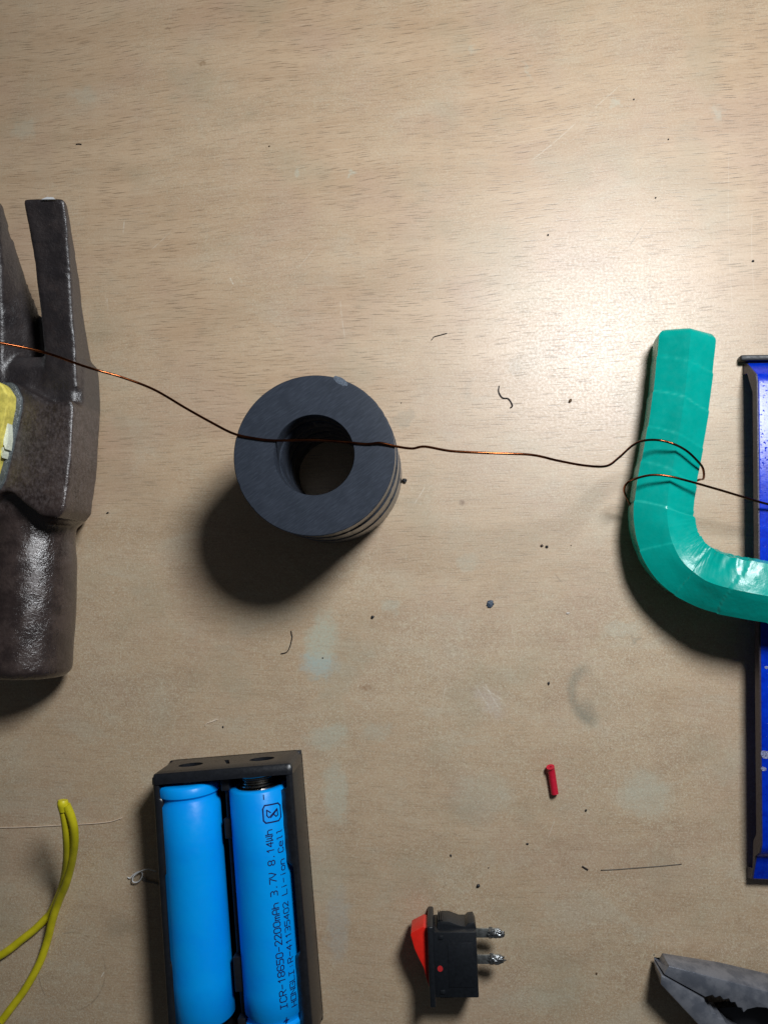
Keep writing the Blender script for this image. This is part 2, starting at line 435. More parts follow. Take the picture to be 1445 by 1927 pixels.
# claws
sec = [(84, [(-.6, 6), (6.8, 27), (17.5, 27.2), (16.2, 8)]), (95, [(-.6, 13), (6.8, 28), (16.8, 28.6), (15.8, 15)]),
       (106, [(-.2, 17), (6.2, 30.5), (16.2, 30.8), (15.5, 21)]), (118, [(3.0, 22.5), (5.4, 34), (16.2, 34.2), (15.8, 27)]),
       (128, [(3.9, 31.5), (4.6, 38), (16.8, 38), (16.4, 33.8)]), (134.0, [(3.6, 36.8), (4.0, 40.6), (16.6, 40.6), (16.4, 37.6)]), (135., [(4.2, 38), (4.6, 40.3), (15.9, 40.3), (15.6, 38.4)])]
for m in (1, -1):
    loft(raw, [[hp(u, m*v, z) for v, z in s_][::m] for u, s_ in sec])
me = bm_mesh(raw)
me.transform(Matrix.Scale(S, 4))
me = with_mods(me, [('REMESH', dict(mode='VOXEL', voxel_size=.0006, use_smooth_shade=True)),
                    ('SMOOTH', dict(factor=.5, iterations=11))])
nrm = [v.normal.copy() for v in me.vertices]
cos = []
for v, nn in zip(me.vertices, nrm):
    p = v.co*1000
    d = mnoise.noise(p*.35)*.10 + mnoise.noise(p*.9)*.05
    cos.extend(v.co + nn*d*.001)
me.vertices.foreach_set('co', cos); me.update()
me.transform(Matrix.Scale(1/S, 4))
hc = hp(70, 0, 0)
ham = empty('claw_hammer', (hc.x, hc.y, 0), 'dark steel claw hammer head with snapped yellow handle at the left edge', 'hammer')
ham_l = Matrix.Identity(4)
o = link('hammer_head', me, steel_dark(), ham, angle=0)
# handle stub
def poly_stub(bm, outline, z0, z1, jit=0):
    prism(bm, [hp(u, v, z0) for u, v in outline], [hp(u, v, z1+jit*mnoise.noise(Vector((u, v, 0))*.7)) for u, v in outline])
YEL = plain('yellow_fibreglass', lin(224, 208, 100), .5, vs=.5, var=.22, bump=.3, bs=1.5, bd=.0002)
bm = bmesh.new()
outl = [(54.0, -3.2), (57, -1.8), (64, -.2), (71, 1.0), (76, 1.8), (79.5, 1.8), (82.2, -.2), (83.2, -1.5), (83.2, -3.5), (81.5, -6), (78, -8), (56, -8), (53.5, -5)]
outl = [(u, v+1.1*0) for u, v in outl]
poly_stub(bm, outl[::-1], 20, 37.6, .8)
hd = link('handle', bevelled(bm_mesh(bm), .6), YEL, ham)
tag(hd, 'snapped yellow fibreglass handle stub')
bm = bmesh.new()
out2 = [(u+(-.9 if u < 60 else (.8 if u > 80 else 0)), v+(1.5 if v > -3.3 else -1.2)) for u, v in outl]
poly_stub(bm, out2[::-1], 20, 33.0, .7)
link('epoxy_collar', bevelled(bm_mesh(bm), .4), plain('grey_epoxy', lin(92, 98, 100), .22, vs=1.2, var=.3, bump=.7, bs=1.6, bd=.0004), ham)
bm = bmesh.new()
for (u, v, l, w_) in [(68, .9, 3.4, .65), (63.4, .1, 1.4, .45)]:
    ring = [(u+l*math.cos(a)*(1+.25*math.sin(5*a)), v+w_*math.sin(a)) for a in [2*math.pi*k/14 for k in range(14)]]
    prism(bm, [hp(a, b, 31) for a, b in ring[::-1]], [hp(a, b, 35.6+.8*mnoise.noise(Vector((a, b, 2)))) for a, b in ring[::-1]])
link('splintered_edge', bm_mesh(bm), plain('pale_splinter', lin(232, 236, 214), .6, vs=2, bump=.5, bs=3, bd=.0004), ham)
# chipped claw tip, its white edge highlight painted in as colour
bm = bmesh.new(); p = hp(134.6, 12.2, 40.6)
for k, (a, b, c_) in enumerate([(0, 0, 0)]):
    prism(bm, [p+hv*-2.2+hu*-.5, p+hv*2.0+hu*-.5, p+hv*1.2+hu*.35, p+hv*-.6+hu*.55],
          [p+hv*-2.2+hu*-.5+Vector((0, 0, .6)), p+hv*2+hu*-.5+Vector((0, 0, .6)), p+hv*1.2+hu*.2+Vector((0, 0, .5)), p+hv*-.6+hu*.3+Vector((0, 0, .5))])
link('chipped_tip', bm_mesh(bm), plain('nick_highlight', lin(225, 225, 225), .35, metal=.3), ham)

# ---------------------------------------------------------------- battery holder
PL = plain('black_abs_plastic', lin(26, 28, 33), .34, vs=.6, var=.2, bump=.22, bs=2.2, bd=.00015, spec=.6)
b0 = W(322, 1432); b1 = W(568, 1410)
e2 = (W(521, 1927, 10)-W(487, 1478, 10)).normalized(); e1 = Vector((-e2.y, e2.x, 0))
if e1.x < 0: e1 = -e1
ho = Vector(b1) - e1*43.0; hw = 43.0; hl = (W(609, 1915)-b1).dot(e2)
HZ = 18.0
hold = empty('battery_holder', (ho+e1*hw/2+e2*hl/2), 'black plastic two cell battery holder holding two blue cells', 'battery holder')
def hbox(bm, x0, x1, y0, y1, z0, z1): box(bm, ho, e1, e2, x0, x1, y0, y1, z0, z1)
bm = bmesh.new(); hbox(bm, 0, hw, 0, hl, .05, 1.8)                                  # floor
link('floor_plate', bevelled(bm_mesh(bm), .3), PL, hold)
# end walls (with drilled eyes)
def end_wall(y0, y1, flip):
    bm = bmesh.new()
    prof = [(0, 0), (0, HZ-2.2), (.35, HZ-.9), (1.2, HZ-.2), (2.4, HZ), (3.4, HZ), (3.4, 0)]
    r = []
    for x in (0.0, .5, 1.5, hw-1.5, hw-.5, hw):
        k = {0.0: 1.4, .5: .5, 1.5: 0., hw-1.5: 0., hw-.5: .5, hw: 1.4}[x]
        ring = []
        for d, z in prof:
            dd = max(d, min(k, 3.0)) if d < 3.4 else d
            yy = (y0+dd) if not flip else (y1-dd)
            ring.append(ho+e1*x+e2*yy+Vector((0, 0, max(.05, z-(k*.5 if z > 5 else 0)))))
        r.append(ring)
    loft(bm, r); me = bm_mesh(bm)
    return me
me = end_wall(0, 3.4, False)
ow = bpy.data.objects.new('tmpw', me); C.objects.link(ow)
bmc = bmesh.new()
for x, rr in ((9.6, 3.9), (32.2, 3.9)):
    c0 = ho+e1*x+Vector((0, 0, 9.6))
    loft(bmc, [[c0+e2*yy+e1*rr*math.cos(a)+Vector((0, 0, 2.6*math.sin(a))) for a in [2*math.pi*k/28 for k in range(28)]] for yy in (-2, 2.4)])
c0 = ho+e1*21.2
prism(bmc, [c0+e1*-1.6+e2*-2+Vector((0, 0, 7)), c0+e1*-.2+e2*-2+Vector((0, 0, 7)), c0+e1*1.6+e2*-2+Vector((0, 0, 12.5)), c0+e1*.6+e2*-2+Vector((0, 0, 12.5))],
      [c0+e1*-1.6+e2*1.4+Vector((0, 0, 7)), c0+e1*-.2+e2*1.4+Vector((0, 0, 7)), c0+e1*1.6+e2*1.4+Vector((0, 0, 12.5)), c0+e1*.6+e2*1.4+Vector((0, 0, 12.5))])
oc = bpy.data.objects.new('tmpc', bm_mesh(bmc)); C.objects.link(oc)
m = ow.modifiers.new('b', 'BOOLEAN'); m.operation = 'DIFFERENCE'; m.object = oc; m.solver = 'EXACT'
me = evaluated(ow); me.materials.clear(); bpy.data.objects.remove(ow); bpy.data.objects.remove(oc)
link('end_wall', me, PL, hold, angle=32)
link('end_wall', end_wall(hl-3.4, hl, True), PL, hold, angle=32)
# side walls: top edge profile steps down in the middle, tabs lean over the cells
def side_wall(right):
    bm = bmesh.new(); ys = [3.4+i*(hl-6.8)/150 for i in range(151)]; rings = []
    for y in ys:
        # lean 0..1: tab sections
        def st(a, b, w=1.4):
            f = lambda t: max(0, min(1, t))
            g = lambda t: t*t*(3-2*t)
            return g(f((y-a)/w))*g(f((b-y)/w))
        tab = st(7.0, 30.5, 1.5) + st(54, 78, 2.2)
        tab = min(1, tab)
        lean = .25+(2.2 if y < 40 else 1.75)*tab*(1+.06*math.sin(y*1.1))
        zt = HZ-.3
        pr = [(0, .05), (0, zt-1.0), (.4, zt-.2), (1.2, zt), (1.9+lean*.4, zt-.3), (1.9+lean, zt-1.6-.3*tab), (1.9+lean*.9, zt-2.4), (1.9, zt-5), (1.9, .05)]
        rings.append([ho+(e1*(hw-a) if right else e1*a)+e2*y+Vector((0, 0, z)) for a, z in pr])
    loft(bm, rings); return bm_mesh(bm)
link('side_wall', side_wall(True), PL, hold, angle=50)
link('side_wall', side_wall(False), PL, hold, angle=50)
bm = bmesh.new()
hbox(bm, 20.7, 22.3, 3.6, hl-3.6, 1.9, 12.5); hbox(bm, 20.2, 22.8, 3.6, 7.5, 1.9, 15); hbox(bm, 19.9, 23.1, 56, 66, 1.9, 14.3); hbox(bm, 20.0, 22.9, 16, 22, 1.9, 13.6)
hbox(bm, 20.2, 22.8, hl-9, hl-3.6, 1.9, 15)
link('divider', bevelled(bm_mesh(bm), .3), PL, hold)
MET = plain('nickel_plate', lin(190, 185, 175), .22, metal=1., vs=1)
# cells
def battery_mat():
    q = NT('blue_shrink_wrap'); c = q.coord(); n = q.noise(c, .1, 3)
    q.set(Base_Color=q.mix(q.mm(n, .3, .7), (0.0, .33, 1.0, 1), (0.0, .37, 1.0, 1)), Roughness=q.mm(q.noise(c, .6, 4), .3, .7, .30, .40))
    q.b.inputs['Specular IOR Level'].default_value = .28
    q.bump(q.noise(c, .5, 3), .15, .0003); return q.m
BLU = battery_mat()
BR = 9.15; BZ = BR+1.85
def battery(axis_px_top, plus_top, label):
    a = W(axis_px_top[0], axis_px_top[1], BZ)
    # axis distance along holder
    xx = (a-ho).dot(e1); y0 = (a-ho).dot(e2); L = hl-3.4-y0-(1.2 if not plus_top else 5.0)
    base = ho+e1*xx+e2*y0+Vector((0, 0, BZ))
    root = empty('battery_cell', base, label, 'battery', 'blue cells lying in the holder')
    prof = ([(0, 6.6), (0, 7.6), (.25, 8.5), (.9, BR), (3.2, BR), (3.9, BR-.75), (4.9, BR-.75), (5.8, BR)] if plus_top else [(.2, 6.9), (0, 7.7), (.15, 8.6), (.8, BR)])
    end = ([(L-.8, BR), (L-.15, 8.6), (L, 7.7), (L-.2, 6.9)] if plus_top else [(L-5.8, BR), (L-4.9, BR-.75), (L-3.9, BR-.75), (L-3.2, BR), (L-.9, BR), (L-.25, 8.5), (L, 7.6), (L, 6.6)])
    full = prof+[(20, BR), (40, BR), (L-12, BR)]+end
    bm = bmesh.new(); n = 96
    def rr(y, r, a):      # heat-shrink seam line a little right of the left flank
        return r
    loft(bm, [[base+e2*y+(e1*math.cos(t)+Vector((0, 0, 1))*math.sin(t))*(r+(.10 if (plus_top and abs(t-2.45) < .05) else 0)) for t in [2*math.pi*k/n for k in range(n)]] for y, r in full])
    link('wrap', bm_mesh(bm), BLU, root, angle=45)
    for nm, y, r, th in (('positive_cap', -.9 if plus_top else L-.1, 3.6, 1.0), ('negative_cap', L-.25 if plus_top else .02, 6.8, .2)):
        bm = bmesh.new()
        loft(bm, [[base+e2*yy+(e1*math.cos(t)+Vector((0, 0, 1))*math.sin(t))*rq for t in [2*math.pi*k/40 for k in range(40)]] for yy, rq in ((y, r*.9), (y+.1*th, r), (y+th, r))])
        link(nm, bm_mesh(bm), MET, root)
    return root, base, xx, y0, L
bl = battery((356, 1469), True, 'left blue battery cell with plain unprinted wrap')
br = battery((488, 1476), False, 'right blue battery cell with two lines of printed text')
# printed text: single stroke dot-matrix style glyphs on a 4 x 6 grid
G = {'I': [[(0, 0), (3, 0)], [(1.5, 0), (1.5, 6)], [(0, 6), (3, 6)]], 'C': [[(4, 5), (3, 6), (1, 6), (0, 5), (0, 1), (1, 0), (3, 0), (4, 1)]],
     'R': [[(0, 0), (0, 6), (3, 6), (4, 5), (4, 4), (3, 3), (0, 3)], [(2, 3), (4, 0)]], '-': [[(.3, 3), (3.7, 3)]],
     '1': [[(1, 4.6), (2.3, 6), (2.3, 0)]], '8': [[(1, 3), (0, 4), (0, 5), (1, 6), (3, 6), (4, 5), (4, 4), (3, 3), (1, 3), (0, 2), (0, 1), (1, 0), (3, 0), (4, 1), (4, 2), (3, 3)]],
     '6': [[(4, 5), (3, 6), (1, 6), (0, 5), (0, 1), (1, 0), (3, 0), (4, 1), (4, 2), (3, 3), (0, 3)]], '5': [[(4, 6), (0, 6), (0, 3.5), (3, 3.5), (4, 2.5), (4, 1), (3, 0), (0, 0)]],
     '0': [[(1, 0), (0, 1), (0, 5), (1, 6), (3, 6), (4, 5), (4, 1), (3, 0), (1, 0)]], '2': [[(0, 5), (1, 6), (3, 6), (4, 5), (4, 4), (0, 0), (4, 0)]],
     'm': [[(0, 0), (0, 4)], [(0, 3.5), (1, 4), (2, 3.4), (2, 0)], [(2, 3.4), (3, 4), (4, 3.4), (4, 0)]], 'A': [[(0, 0), (0, 4.5), (1.2, 6), (2.8, 6), (4, 4.5), (4, 0)], [(0, 2.4), (4, 2.4)]],
     'h': [[(0, 0), (0, 6)], [(0, 3), (1, 4), (3, 4), (4, 3), (4, 0)]], '3': [[(0, 6), (3, 6), (4, 5), (4, 4), (3, 3), (1.3, 3)], [(3, 3), (4, 2), (4, 1), (3, 0), (0, 0)]],
     '.': [[(1.6, 0), (2.0, .5)]], '7': [[(0, 6), (4, 6), (4, 5), (1.6, 0)]], 'V': [[(0, 6), (0, 4), (2, 0), (4, 4), (4, 6)]], '4': [[(3, 0), (3, 6), (0, 2), (4, 2)]],
     'W': [[(0, 6), (0, 0), (2, 1.6), (4, 0), (4, 6)], [(2, 5), (2, 1.6)]], 'H': [[(0, 0), (0, 6)], [(4, 0), (4, 6)], [(0, 3), (4, 3)]],
     'O': [[(0, 0), (0, 6), (4, 6), (4, 0), (0, 0)]], 'N': [[(0, 0), (0, 6), (4, 0), (4, 6)]], 'G': [[(4, 5), (3.4, 6), (0, 6), (0, 0), (4, 0), (4, 3), (2, 3)]],
     'L': [[(0, 6), (0, 0), (4, 0)]], ':': [[(2, 1.2), (2, 1.6)], [(2, 3.6), (2, 4.0)]], 'i': [[(2, 0), (2, 3.6)], [(2, 4.9), (2, 5.5)]],
     'o': [[(1, 0), (0, 1), (0, 3), (1, 4), (3, 4), (4, 3), (4, 1), (3, 0), (1, 0)]], 'n': [[(0, 0), (0, 4)], [(0, 3), (1, 4), (3, 4), (4, 3), (4, 0)]],
     'e': [[(0, 2), (4, 2), (4, 3), (3, 4), (1, 4), (0, 3), (0, 1), (1, 0), (4, 0)]], 'l': [[(1.2, 6), (2.2, 6), (2.2, .6), (3, 0)]], '+': [[(0, 3), (4, 3)], [(2, 1), (2, 5)]]}
INK = plain('navy_ink', lin(10, 22, 88), .5, vs=2)
root, base, xx, y0, L = br
def cyl_pt(px, py, lift=.05):
    """hit the right cell's wrap along the photo ray -> (angle, distance along axis)"""
    o_ = Vector((0, 0, H)); d = (R @ Vector((px-CX, -(py-CY), -F))).normalized()
    oo = o_-base; p = lambda v: Vector((v.dot(e1), v.z)); A, B = p(oo), p(d)
    a_, b_, c_ = B.dot(B), 2*A.dot(B), A.dot(A)-BR*BR
    dis = b_*b_-4*a_*c_
    t = (-b_-math.sqrt(max(dis, 0)))/(2*a_); hit = oo+d*t
    return math.atan2(hit.z, hit.dot(e1)), hit.dot(e2)
def on_cyl(ang, y, r=BR+.035): return base+e2*y+(e1*math.cos(ang)+Vector((0, 0, 1))*math.sin(ang))*r
def ribbon(bm, pts, w):
    """pts: (angle, y) list -> flat ribbon hugging the cylinder"""
    q_ = [Vector((a*BR, y)) for a, y in pts]
    for a, b in zip(q_, q_[1:]):
        t = (b-a)
        if t.length < 1e-6: continue
        t.normalize(); n = Vector((-t.y, t.x))*w/2; a2, b2 = a-t*w*.4, b+t*w*.4
        k = max(1, int((b2-a2).length/.6)); 
        for i in range(k):
            p, r_ = a2.lerp(b2, i/k), a2.lerp(b2, (i+1)/k)
            vs = [bm.verts.new(on_cyl(v.x/BR, v.y)) for v in (p-n, r_-n, r_+n, p+n)]
            bm.faces.new(vs)
def write(bm, text, p0, p1, cap_px, wscale=1.0, w=.30):
    """baseline runs from pixel p0 (first letter's left foot) to p1 (last letter's right foot)"""
    a0, s0 = cyl_pt(*p0); a1, s1 = cyl_pt(*p1); n = len(text)
    aw = sum((.5 if ch in '.:' else 1.) for ch in text)
    pitch = (s1-s0)/(n-.25); capH = cap_px
    for i, ch in enumerate(text):
        if ch == ' ': continue
        s = s0+pitch*i; ab = a0+(a1-a0)*(i/max(1, n-1))
        for st in G[ch]:
            ribbon(bm, [(ab+gy/6*capH/BR, s+gx/4*pitch*.74*wscale) for gx, gy in st], w)
bm = bmesh.new()
write(bm, '+', (546, 1922), (546, 1912), 2.0)
write(bm, 'ICR-18650-2200mAh 3.7V 8.14Wh', (541, 1895), (512, 1561), 2.0)
write(bm, 'HONGLI:R-41135402 Li-ion Cell', (558.5, 1890), (530, 1559), 1.8, w=.28)
write(bm, '-', (503, 1504), (503, 1494), 2.0)
# boxed figure mark
def pxrib(pts, w=.3): ribbon(bm, [cyl_pt(*p) for p in pts], w)
Z = lambda x, y: (480+x/8.033, 1460+y/8.033)
pxrib([Z(165, 715), Z(130, 680), Z(118, 505), Z(145, 450), Z(345, 410), Z(380, 445), Z(392, 615), Z(360, 675), Z(165, 715)], .42)
pxrib([Z(205, 628), Z(180, 600), Z(178, 520), Z(235, 555)], .34); pxrib([Z(215, 630), Z(330, 495)], .36); pxrib([Z(240, 630), Z(335, 505), Z(345, 590), Z(320, 612), Z(290, 585)], .34)
link('printed_text', bm_mesh(bm), INK, root, smooth=False)
# coil spring
bm = bmesh.new(); pts = []
sp0 = 3.45; sp1 = y0+.1; n = 150
for i in range(n+1):
    t = i/n; a = t*2*math.pi*5.2; r = 6.0-2.2*t*0-.9*math.sin(t*3.14)
    pts.append(ho+e1*xx+e2*(sp0+(sp1-sp0)*t)+Vector((0, 0, BZ))+(e1*math.cos(a)+Vector((0, 0, 1))*math.sin(a))*r)
tube(bm, pts, .38, 8)
link('coil_spring', bm_mesh(bm), plain('spring_wire', lin(150, 146, 140), .2, metal=1.), hold)
bm = bmesh.new(); hbox(bm, xx-6, xx+6, 3.4, 3.6, 3, 16); hbox(bm, bl[2]-5, bl[2]+5, 3.4, 3.7, 3, 14.0)
link('contact_plate', bm_mesh(bm), MET, hold, smooth=False)

# ---------------------------------------------------------------- rocker switch
BK = plain('matt_black_plastic', lin(24, 27, 32), .42, vs=1., var=.2, bump=.15, bs=4, bd=.0001)
ZS = 13.2
s0 = W(818, 1754, ZS); sy = (W(822.5, 1878, ZS)-s0); sl = sy.length; sy.normalize(); sx = Vector((-sy.y, sy.x, 0))
if sx.x < 0: sx = -sx
sw = (W(896, 1756, ZS)-s0).dot(sx)
sroot = empty('rocker_switch', (s0+sy*sl/2+sx*sw/2)*1.0-Vector((0, 0, ZS)), 'small black rocker switch with red rocker lying on its side', 'switch')
def sbox(bm, x0, x1, y0, y1, z0, z1): box(bm, Vector((s0.x, s0.y, 0)), sx, sy, x0, x1, y0, y1, z0, z1)
bm = bmesh.new(); sbox(bm, -.5, sw, 0, sl, 1.0, ZS)
link('body', bevelled(bm_mesh(bm), .35), BK, sroot)
bm = bmesh.new(); sbox(bm, 3.6, sw-1.0, 3., sl-3, ZS-.3, ZS+.18); link('side_panel', bevelled(bm_mesh(bm), .12), BK, sroot)
bm = bmesh.new()
for ya in (.9, sl-2.3): sbox(bm, 1.0, 2.4, ya, ya+1.2, ZS-.2, ZS+.3)
link('moulded_lug', bevelled(bm_mesh(bm), .2), BK, sroot)
# north and south snap clips
for sgn in (0, 1):
    bm = bmesh.new()
    pr = [(.6, 0), (.9, 1.6), (2.4, 2.1), (4.4, 2.0), (7.4, .9), (9., .6), (10., 1.6), (11.6, 1.8), (sw+.1, .3), (sw+.1, -.3), (0.2, -.3)]
    f = (lambda y: -y) if sgn == 0 else (lambda y: sl+y*.55)
    a = [Vector((s0.x, s0.y, 3.4))+sx*x+sy*f(y) for x, y in pr]; b = [p+Vector((0, 0, 7.6)) for p in a]
    prism(bm, a, b); link('snap_clip', bevelled(bm_mesh(bm), .2), BK, sroot)
    bm = bmesh.new()
    for k in range(3): sbox(bm, 1.0+k*.55, 1.25+k*.55, (-2.4 if sgn == 0 else sl+.2), (-.2 if sgn == 0 else sl+1.4), 4.2, 10.6)
    link('clip_ridge', bm_mesh(bm), BK, sroot, smooth=False)
bm = bmesh.new(); sbox(bm, -2.2, -.4, -2.1, sl+2.2, .05, ZS+1.4)
link('bezel', bevelled(bm_mesh(bm), .5, 3), BK, sroot)
RED = plain('red_rocker_plastic', lin(226, 38, 26), .33, vs=.8, var=.06)
bm = bmesh.new()
pr = [(-2.3, -.6), (-3.4, -.9), (-7.1, .9), (-7.3, 1.5), (-6.2, 5.6), (-5.0, 8.2), (-3.7, 10.8), (-2.9, 14.4), (-2.2, sl-2), (-1.8, sl-2), (-1.8, -.6)]
o2 = Vector((s0.x, s0.y, 0))
prism(bm, [o2+sx*x+sy*y+Vector((0, 0, 3.0)) for x, y in pr], [o2+sx*x+sy*y+Vector((0, 0, ZS-1.4)) for x, y in pr])
link('rocker', bevelled(bm_mesh(bm), .3, 3), RED, sroot, angle=25)
bm = bmesh.new(); c0 = W(828, 1823, ZS+.05); c0.z = ZS-.05
loft(bm, [[c0+Vector((.8*math.cos(a), .85*math.sin(a), z)) for a in [2*math.pi*k/20 for k in range(20)]] for z in (0, .12)])
link('red_dot', bm_mesh(bm), plain('red_paint', lin(190, 40, 44), .5, vs=2), sroot)
TIN = plain('tinned_brass', lin(176, 178, 176), .34, metal=.9, vs=.8, var=.25, bump=.3, bs=1, bd=.0003)
SOL = plain('rough_solder', lin(150, 152, 154), .24, metal=.9, vs=1.2, var=.3, bump=.5, bs=1.1, bd=.0005)
for j, (ty_, tilt) in enumerate(((1755.5, 0.), (1805, -.12))):
    p = W(895, ty_, 7.5); ys = (p-s0).dot(sy)
    bm = bmesh.new(); sbox(bm, sw-.2, sw+7.2, ys-1.35, ys+1.35, 7.0, 7.8)
    t = link('terminal', bevelled(bm_mesh(bm), .2), TIN, sroot)
    bm = bmesh.new(); bmesh.ops.create_icosphere(bm, subdivisions=4, radius=1)
    for v in bm.verts:
        p_ = v.co.copy(); dd = 1+.35*mnoise.noise(p_*2.3+Vector((j*9, 0, 0)))+.12*mnoise.noise(p_*6)
        v.co = o2+sx*(sw+5.9+p_.x*2.5*dd)+sy*(ys+p_.y*1.25*dd+(-.1 if j else 0))+Vector((0, 0, 8.0+p_.z*1.0*dd))
    sb = link('solder_blob', bm_mesh(bm), SOL, None, angle=0); sb.parent = t
    sb.data.transform(Matrix.Translation(-parent_loc(t)))
    bm = bmesh.new(); pth = [o2+sx*(sw+4.0+.35*k/6)+sy*(ys+1.55*math.cos(k*1.05))+Vector((0, 0, 7.4+1.25*math.sin(k*1.05))) for k in range(16)]
    tube(bm, pth, .22, 6)
    sb = link('wire_wrap', bm_mesh(bm), SOL, None); sb.parent = t; sb.data.transform(Matrix.Translation(-parent_loc(t)))

# ---------------------------------------------------------------- hex bar wrapped in green tape
def tape_mat():
    q = NT('green_pvc_tape'); c = q.coord()
    n = q.noise(c, .12, 3); 
    at = q.n('ShaderNodeAttribute'); at.attribute_name = 'tape_edge'
    colr = q.mix(q.mm(n, .3, .7), lin(0, 158, 144), lin(0, 168, 154))
    q.set(Base_Color=q.mix(q.mul(at.outputs['Fac'], .30), colr, lin(80, 200, 182)), Roughness=q.mm(q.noise(c, .5, 4), .3, .7, .24, .36))
    q.b.inputs['Specular IOR Level'].default_value = .42
    q.bump(q.add(q.noise(c, .35, 3), q.mul(q.noise(c, 2.5, 3), .15)), .22, .0006); return q.m
ridge = [(1304, 612), (1292, 740), (1276, 840), (1258, 940), (1262, 1000), (1291, 1053), (1345, 1087), (1410, 1104), (1520, 1123), (1640, 1140), (1760, 1160)]
wid =   [17.0, 17.1, 17.2, 17.5, 17.9, 17.9, 17.4, 16.8, 16.6, 16.6, 16.6]
rz =    [15.8, 15.8, 16.0, 16.6, 17.6, 19.6, 23.2, 28.2, 29.2, 29.8, 30.2]
ctr = []
for (px, py), z, w_ in zip(ridge, rz, wid):
    p = W(px, py, z); ctr.append(Vector((p.x, p.y, z-8.5)))
path = spline(ctr, 34)
for _ in range(160): path = [path[0]]+[(a+b*2+c_)/4 for a, b, c_ in zip(path, path[1:], path[2:])]+[path[-1]]; fr = []
for i in range(len(path)):
    t = (path[min(i+1, len(path)-1)]-path[max(i-1, 0)]).normalized(); b = t.cross(Vector((0, 0, 1))).normalized(); n = b.cross(t)
    ro_a = math.radians(-3-9*min(1, max(0, (i/(len(path)-1)-.38)/.25))); n, b = n*math.cos(ro_a)-b*math.sin(ro_a), b*math.cos(ro_a)+n*math.sin(ro_a); fr.append((t, n, b))
acc = [0.]
for a, b in zip(path, path[1:]): acc.append(acc[-1]+(b-a).length)
HEX = 12; n_ar = 120
seam = []
bm = bmesh.new(); rings = []
Ltot = acc[-1]; pitch = 11.5
for i, (p, (t, n, b)) in enumerate(zip(path, fr)):
    s = acc[i]; ww = wid[0]+(wid[-1]-wid[0])*0
    f = i/(len(path)-1)*(len(wid)-1); k0 = min(int(f), len(wid)-2); ww = wid[k0]*(1-(f-k0))+wid[k0+1]*(f-k0)
    ring = []
    capk = 1.
    if s < 3.2: capk = math.sqrt(max(.0, 1-((3.2-s)/3.2)**2))*.30+.70
    curv = 0
    if 1 < i < len(path)-2: curv = (fr[i+1][0]-fr[i-1][0]).length/(path[i+1]-path[i-1]).length*10
    for k in range(n_ar):
        a = 2*math.pi*k/n_ar           # 0 = up (ridge)
        # rounded hexagon with vertex up: half width across flats = ww/2
        m_ = ((a+math.pi/6) % (math.pi/3))-math.pi/6       # angle from nearest vertex
        apo = ww/2; rv = apo/math.cos(math.pi/6-abs(m_)); rr = min(rv, apo*1.118+.0)
        rr = rv*(1-.010*math.exp(-(m_/.10)**2))
        # overlapping tape wraps: slanted sawtooth steps
        ph = ((s + 3.0*math.sin(a)+.9*math.cos(a+1)+1.6*mnoise.noise(Vector((math.floor(s/11.5)*3.1, 0, 0)))) % pitch)/pitch
        e_ = min(ph, 1-ph)*pitch; seam.append(max(0., 1-e_/.32)*(.55+.45*math.sin(s*.9+a*2)))
        rr += .26*(1-ph)
        # wrinkles on the inner side of the bend (towards the right / +x side)
        side = math.sin(a)     # +1 = b direction
        wr = max(0., -side)*min(1, curv*1.6)
        rr += wr*(.42*mnoise.noise(Vector((s*.6+a*1.1, a*.9, 3)))+.26*mnoise.noise(Vector((s*1.3-a*2., a*1.2, 9))))
        rr += .05*mnoise.noise(Vector((s*.2, a*2, 1)))
        ring.append(p+(n*math.cos(a)*.81+b*math.sin(a))*rr*capk)
    rings.append(ring)
# decide side sign: b must point to the inner (east) side at the bend
loft(bm, rings)
bme = bm_mesh(bm)
at = bme.attributes.new('tape_edge', 'FLOAT', 'POINT'); at.data.foreach_set('value', seam)
bar = link('taped_bar', bme, tape_mat(), angle=40)
tag(bar, 'bent hexagonal bar wrapped in glossy green tape', 'taped bar')

# ---------------------------------------------------------------- blue channel
def blue_paint():
    q = NT('blue_enamel_paint'); c = q.coord(); n = q.noise(c, .5, 4, .6); n2 = q.noise(c, 1.3, 3)
    col = q.mix(q.mm(n, .3, .7), lin(0, 42, 186), lin(3, 58, 212))
    q.set(Base_Color=col, Roughness=.24); q.b.inputs['Specular IOR Level'].default_value = .3
    q.bump(q.add(q.mul(n, .25), q.mul(q.mm(n2, .62, .74), .9)), .4, .0004); return q.m
ZB = 11.0
A_ = W(1382, 686, .2); B_ = W(1425, 706, ZB); C_ = W(1433, 1606, ZB); D_ = W(1391, 1652, .8)
x_left = (B_.x+C_.x)/2
# profile (y, z) at the left end, outer line then inner line
def chan_profile(th):
    yA, yB, yC, yD = A_.y, B_.y, C_.y, D_.y
    outer = [(yA, .2), (yA-.4, 3), (yB+2.6, ZB-3.5), (yB+.6, ZB-.9), (yB-2.2, ZB), (yC+2.4, ZB), (yC-.2, ZB-1.2), (yC-2.2, ZB-4.0), (yD+.9, 4.), (yD, .6)]
    inner = [(yD+th, .6), (yD+th+.9, 4.6), (yC+th-1.6, ZB-5.6), (yC+th+.8, ZB-th), (yB-th-1.0, ZB-th), (yB-th+.9, ZB-4.6), (yA-th-.4, 3.4), (yA-th, .2)]
    return outer+inner
chan = empty('metal_channel', (x_left+40, (B_.y+C_.y)/2, 0), 'bright blue painted steel channel at the right edge', 'metal channel')
bm = bmesh.new(); pr = chan_profile(3.5)
dxl = {0: A_.x-x_left, }
def xl(y):   # slight slope of the cut end
    t = (y-B_.y)/(C_.y-B_.y); return B_.x+(C_.x-B_.x)*t
